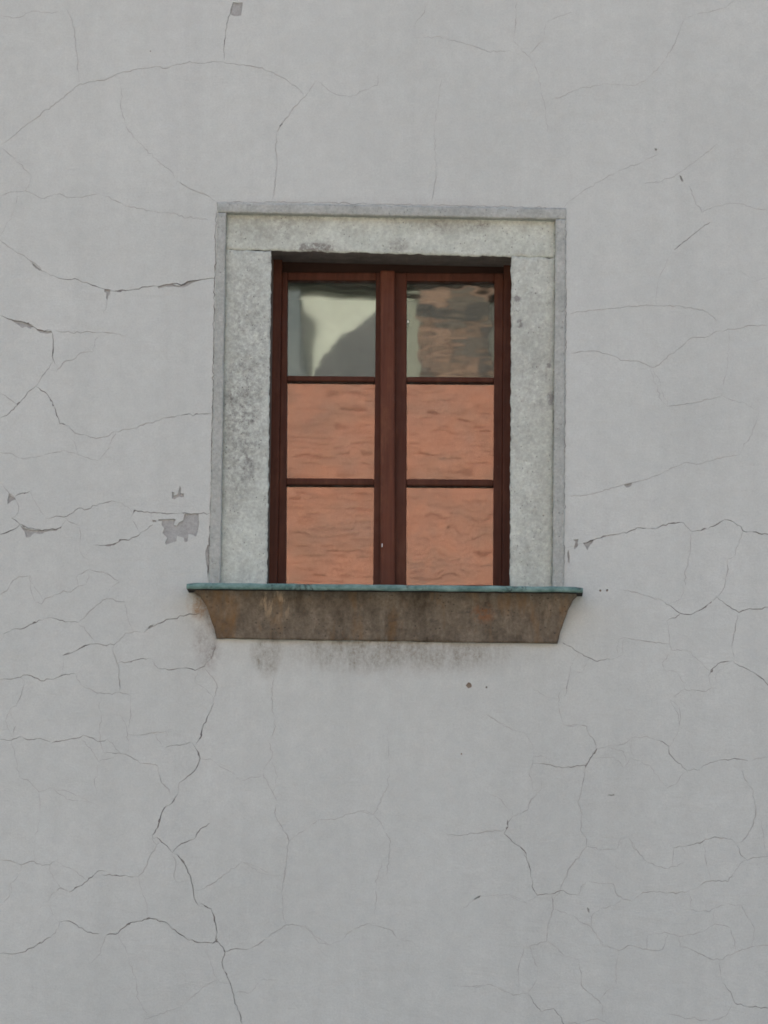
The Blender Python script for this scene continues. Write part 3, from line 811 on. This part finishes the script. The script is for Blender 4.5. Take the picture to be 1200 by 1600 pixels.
# copper flashing
a0, a1, b0, b1 = P(291.5, 910, -0.110), P(911, 916.6, -0.110), P(291.5, 920.2, -0.110), P(911, 925.8, -0.110)
bm = bmesh.new(); NX = 150; rings = []
for i in range(NX+1):
    a = i/NX; x = a0.x + (a1.x-a0.x)*a
    zt = a0.z + (a1.z-a0.z)*a; zb = b0.z + (b1.z-b0.z)*a
    q = Vector((x, 0, 0)); wv = 0.0022*fbm(q, 9, 4); wt = 0.0018*fbm(q + Vector((0, 5, 0)), 16, 4); wb = 0.0018*fbm(q + Vector((0, 9, 0)), 12, 3)
    endz = 0.004*max(0, 1 - i/4) * -1 + 0.003*max(0, 1-(NX-i)/3) * -1
    ty = -0.10 if i in (0, 1, 2, NX, NX-1, NX-2) else -0.06
    prof = [(-0.110+wv, zb+wb), (-0.1108+wv, (zb+zt)/2), (-0.1093+wv, zt-0.002+wt+endz), (-0.106+wv, zt+wt+endz), (0.0, zt+0.004), (0.19, zt+0.006),
            (0.19, zt+0.003), (ty, zb+0.003), (-0.105+wv, zb+0.004+wb), (-0.108+wv, zb+0.001+wb)]
    rings.append([bm.verts.new((x, y, z)) for y, z in prof])
for i in range(NX):
    for k in range(10):
        f = bm.faces.new((rings[i][k], rings[i+1][k], rings[i+1][(k+1) % 10], rings[i][(k+1) % 10])); f.smooth = k < 6; f.material_index = 1 if k in (6, 7, 8) else 0
bm.faces.new(rings[0]); bm.faces.new(list(reversed(rings[-1])))
bmesh.ops.recalc_face_normals(bm, faces=bm.faces)
cf = from_bm('copper_flashing', bm, M['copper'], sill); cf.data.materials.append(mat_plain('lip_shadow_black', (0.02, 0.018, 0.016), (0.04, 0.035, 0.03), 30))  # shadow line under the lip is put into this near-black colour

# frame
bm = bmesh.new(); bar(bm, [(414, 396), (441, 396.5), (433, 926), (404, 926)], 0.165, 0.245); wchild(from_bm('frame_jamb', bm, M['wood']))
bm = bmesh.new(); bar(bm, [(787, 404), (812, 404.5), (810, 930), (784.3, 930)], 0.165, 0.245)
wchild(from_bm('frame_jamb', bm, M['wood']))
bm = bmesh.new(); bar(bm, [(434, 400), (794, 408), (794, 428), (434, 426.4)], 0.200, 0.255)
wchild(from_bm('frame_head', bm, mat_plain('shaded_brown_paint', (0.030, 0.014, 0.009), (0.045, 0.02, 0.012), 20, 0.7)))  # recess shade under the lintel is put into this darker brown
bm = bmesh.new(); bar(bm, [(594, 422), (616.8, 422.4), (617.3, 930), (593.8, 930)], 0.150, 0.215, 0.005)
mull = wchild(from_bm('mullion', bm, mat_wood('weathered_red_brown_paint', 1.4, 0.8)))
def blobm(name, u, v_, y, r, mat, parent, sx=1.0, sz=1.0):
    bm = bmesh.new(); bmesh.ops.create_icosphere(bm, subdivisions=1, radius=r); c = P(u, v_, y)
    for q in bm.verts: q.co = Vector((q.co.x*sx, q.co.y*0.5, q.co.z*sz)) + c
    return from_bm(name, bm, mat, parent)
blobm('paint_fleck', 597, 852, 0.149, 0.0022, M['fleck'], mull, 0.8, 3.2)

def pane(q, y, parent, tilt, amp, freq, seed, rip=0.000003):
    c = [P(u, v_, y) for u, v_ in q]; n = 64; bm = bmesh.new(); grids = []
    H = (c[0]-c[3]).length
    for dy in (0.0, 0.003):
        g = []
        for j in range(n+1):
            for i in range(n+1):
                a, b = i/n, j/n
                p = (c[0]*(1-a)+c[1]*a)*(1-b) + (c[3]*(1-a)+c[2]*a)*b
                s = Vector((a*freq[0] + seed*5.1, b*freq[1] + seed*2.3, seed))
                s2 = Vector((a*5 + seed*3.3, b*16 + seed, seed*2.2))
                off = amp*(noise.noise(s) + 0.35*noise.noise(s*2.6)) + rip*noise.noise(s2) + tilt[0]*(a-.5)*0.27 + tilt[1]*(b-.5)*H
                g.append(bm.verts.new((p.x, p.y+off+dy, p.z)))
        grids.append(g)
        for j in range(n):
            for i in range(n):
                k = j*(n+1)+i; f = (g[k+n+1], g[k+n+2], g[k+1], g[k])
                fc = bm.faces.new(f if dy == 0 else tuple(reversed(f))); fc.smooth = True
    return from_bm('pane', bm, M['glass'], parent)
YG = 0.199; RIP = 0.0000075
def sash(xl_t, xl_b, gl_t, gl_b, gr_t, gr_b, xr_t, xr_b, yt0, yt1, gy, mun, bot, warps):
    """one casement leaf: stiles and rails, two glazing bars, three panes"""
    def X(a, b, v_): return a + (b-a)*(v_-430)/(920-430)
    bm = bmesh.new()
    bar(bm, [(xl_t, yt0), (gl_t, yt0), (gl_b, 930), (xl_b, 930)], 0.175, 0.215)
    bar(bm, [(gr_t, yt1), (xr_t, yt1), (xr_b, 930), (gr_b, 930)], 0.175, 0.215)
    bar(bm, [(gl_t, yt0+.3), (gr_t, yt1), (gr_t, gy[1]), (gl_t, gy[0])], 0.1762, 0.215)
    bar(bm, [(X(gl_t, gl_b, bot), bot), (X(gr_t, gr_b, bot), bot), (gr_b, 932), (gl_b, 932)], 0.1762, 0.215)
    s = wchild(from_bm('sash', bm, M['wood']))
    ys = [gy]
    for (m0, m1, n0, n1) in mun:      # left top, right top, left bottom, right bottom
        bm = bmesh.new()
        bar(bm, [(X(gl_t, gl_b, m0), m0), (X(gr_t, gr_b, m1), m1), (X(gr_t, gr_b, n1), n1), (X(gl_t, gl_b, n0), n0)], 0.179, 0.212, 0.0035)
        from_bm('glazing_bar', bm, M['wood'], s)
    tops = [gy[0]] + [m[2] for m in mun]; bots = [m[0] for m in mun] + [bot+4]
    for k in range(3):
        t, b = tops[k]-4, bots[k]+4
        pane([(X(gl_t, gl_b, t)-4, t), (X(gr_t, gr_b, t)+4, t), (X(gr_t, gr_b, b)+4, b), (X(gl_t, gl_b, b)-4, b)], YG, s, *warps[k])
    return s
sl_ = sash(441, 433, 449.5, 446.2, 587.5, 582.8, 600, 600, 425.2, 425.8, (437.5, 438.5), [(586.8, 588, 595.2, 596.4), (746.8, 747.6, 757.2, 758)], 914,
     [((0.000, 0.000), 0.00010, (1.6, 1.4), 1), ((0.001, 0.001), 0.00002, (2.0, 4.0), 2, 0.000004), ((-0.001, 0.002), 0.000025, (1.6, 4.4), 3, 0.000004)])
sr_ = sash(612, 612, 635.5, 634.6, 772.5, 770, 787, 784.3, 425.9, 426.7, (439, 440), [(588.4, 589.4, 596.4, 597.4), (748.0, 749.0, 758.4, 759.2)], 914,
     [((0.000, 0.000), 0.00006, (2.4, 2.6), 4, 0.000024), ((-0.001, 0.001), 0.00003, (2.2, 4.2), 5, 0.000004), ((0.001, 0.003), 0.00019, (2.8, 1.5), 6, 0.000004)])
blobm('paint_fleck', 637.5, 502.5, 0.174, 0.0036, M['fleck'], sr_, 0.8, 1.2)

# ------------------------------------------------------------------ across the street: what the panes mirror
opp = thing('tiled_house', 'sunlit salmon tiled roof across the street, mirrored in the four lower window panes', 'house', (-0.8, -19.4, 0))
OX0, OX1 = -16.0, 14.0; EY, EZ, RY, RZ = -16.6, 7.15, -19.38, 9.64
def ochild(o): return child(o, opp)
mo = mat_plain('grey_plaster', (0.36, 0.36, 0.35), (0.44, 0.44, 0.425), 2)
bm = bmesh.new(); box(bm, (OX0, -22.2, 0), (OX1, -16.95, EZ+.02)); ochild(from_bm('wall', bm, mo))
bm = bmesh.new()
yb = 2*RY-EY
q = [bm.verts.new(p) for x in (OX0-.2, OX1+.2) for p in ((x, EY, EZ-.06), (x, RY, RZ-.06), (x, yb, EZ-.06))]
for f in ((0,1,4,3), (1,2,5,4), (0,3,5,2), (0,2,1), (3,4,5)): bm.faces.new([q[i] for i in f])
bmesh.ops.recalc_face_normals(bm, faces=bm.faces)
orf = ochild(from_bm('roof', bm, mat_plain('roof_boarding', (0.2, 0.12, 0.08), (0.26, 0.16, 0.1), 4)))
vs, fs, tone = [], [], []
sl_len = math.hypot(RY-EY, RZ-EZ); ux = Vector((0, (RY-EY)/sl_len, (RZ-EZ)/sl_len)); nn = Vector((0, ux.z, -ux.y))
rr = random.Random(3); gauge, tw = 0.085, 0.09
for r_ in range(int(sl_len/gauge)+1):
    for c_ in range(int((OX1-OX0+.4)/tw)):
        x = OX0-.2 + (c_ + 0.5*(r_ % 2))*tw; s0 = r_*gauge - 0.03 + rr.gauss(0, .004); s1 = min(s0 + gauge + .025, sl_len)
        h0 = 0.003 + abs(rr.gauss(0, .0065)); h1 = 0.002
        o0 = Vector((x, EY, EZ)); k = len(vs)
        for (dx, s, h) in ((0.0, s0, h0), (tw, s0, h0), (tw, s1, h1), (0.0, s1, h1), (0.0, s0, 0), (tw, s0, 0)):
            vs.append(o0 + Vector((dx, 0, 0)) + ux*s + nn*h)
        fs += [(k, k+1, k+2, k+3), (k+4, k+5, k+1, k)]; t_ = rr.random(); tone += [t_, t_*0.6]
me = bpy.data.meshes.new('tile'); me.from_pydata([tuple(p) for p in vs], [], fs); me.update()
at = me.attributes.new('tone', 'FLOAT', 'FACE'); at.data.foreach_set('value', tone)
ot = link('tile', me, mat_tile(), orf); ot['kind'] = 'stuff'

# the taller house behind the tiled one, filling the two upper panes
rear = thing('cream_house', 'taller cream house with slate gable and brown brick chimney, mirrored in the two upper panes', 'house', (-0.6, -27, 0))
def rchild(o): return child(o, rear)
mslate = mat_plain('slate_cladding', (0.15, 0.16, 0.165), (0.21, 0.215, 0.215), 3, 0.8)
bm = bmesh.new(); box(bm, (-15.5, -31, 0), (13.5, -23, 11.28)); rw = rchild(from_bm('wall', bm, mat_plain('cream_plaster', (0.70, 0.725, 0.63), (0.82, 0.845, 0.745), 3)))
bm = bmesh.new()
for z0, z1, y in ((11.281, 11.30, -22.985), (11.34, 11.355, -22.98), (11.40, 11.47, -22.96)): box(bm, (-15.6, -23.05, z0), (13.6, y, z1))
o = rchild(from_bm('cornice', bm, mat_plain('mossy_gutter', (0.07, 0.085, 0.06), (0.12, 0.135, 0.10), 6)))
bm = bmesh.new()
q = [bm.verts.new(p) for x in (-15.8, 13.8) for p in ((x, -22.9, 11.45), (x, -27, 14.6), (x, -31.1, 11.45))]
for f in ((0,1,4,3), (1,2,5,4), (0,3,5,2), (0,2,1), (3,4,5)): bm.faces.new([q[i] for i in f])
bmesh.ops.recalc_face_normals(bm, faces=bm.faces); rchild(from_bm('roof', bm, mslate))
bm = bmesh.new()
prof = [(-1.24, 9.0), (-1.24, 10.64), (-1.17, 10.68), (-0.99, 10.86), (-0.93, 10.89), (-0.67, 11.15), (-0.64, 11.15), (-0.64, 9.0)]
fa = [bm.verts.new((x, -22.8, z)) for x, z in prof]; fb = [bm.verts.new((x, -23.1, z)) for x, z in prof]
bm.faces.new(fa); bm.faces.new(fb)
for i in range(len(prof)): k = (i+1) % len(prof); bm.faces.new((fa[i], fa[k], fb[k], fb[i]))
bmesh.ops.recalc_face_normals(bm, faces=bm.faces); rchild(from_bm('slate_gable', bm, mslate))
bm = bmesh.new(); box(bm, (-1.75, -23.05, 9), (-1.34, -22.8, 11.28)); rchild(from_bm('grey_pilaster', bm, mat_plain('blue_grey_render', (0.20, 0.235, 0.25), (0.28, 0.31, 0.32), 4)))
bm = bmesh.new(); box(bm, (-0.32, -22.95, 9.0), (0.30, -22.72, 11.36)); box(bm, (-0.37, -23.0, 11.361), (0.35, -22.66, 11.45))
bm2 = bmesh.new(); box(bm2, (-0.50, -23.04, 9.0), (-0.325, -22.9, 11.27)); rchild(from_bm('grey_pier', bm2, mat_plain('grey_green_render', (0.34, 0.36, 0.30), (0.44, 0.46, 0.39), 4)))
ch = rchild(from_bm('chimney', bm, mat_plain('chimney_mortar', (0.09, 0.088, 0.08), (0.14, 0.135, 0.12), 12)))
mb = []
for k, c_ in enumerate(((0.25, 0.18, 0.14), (0.17, 0.15, 0.13), (0.34, 0.23, 0.175), (0.11, 0.105, 0.10))):
    mb.append(mat_plain('brown_brick', c_, tuple(x*1.25 for x in c_), 20))
bm = bmesh.new(); rr = random.Random(5); mi = []
for j in range(30):
    z = 9.02 + j*0.077
    if z > 11.28: break
    for i in range(-1, 3):
        x = -0.32 + (i + 0.5*(j % 2))*0.2525; xa, xb = max(x+.006, -0.327), min(x+.2465, 0.307)
        if xb - xa < .03: continue
        y = -22.705 + rr.gauss(0, .006)
        _, fs_ = box(bm, (xa, -22.8, z+.005), (xb, y, z+.071)); k = rr.choice((0, 0, 1, 2, 3))
        for f in fs_: f.material_index = k
o = from_bm('brick', bm, None, ch); o['kind'] = 'stuff'
for m_ in mb: o.data.materials.append(m_)
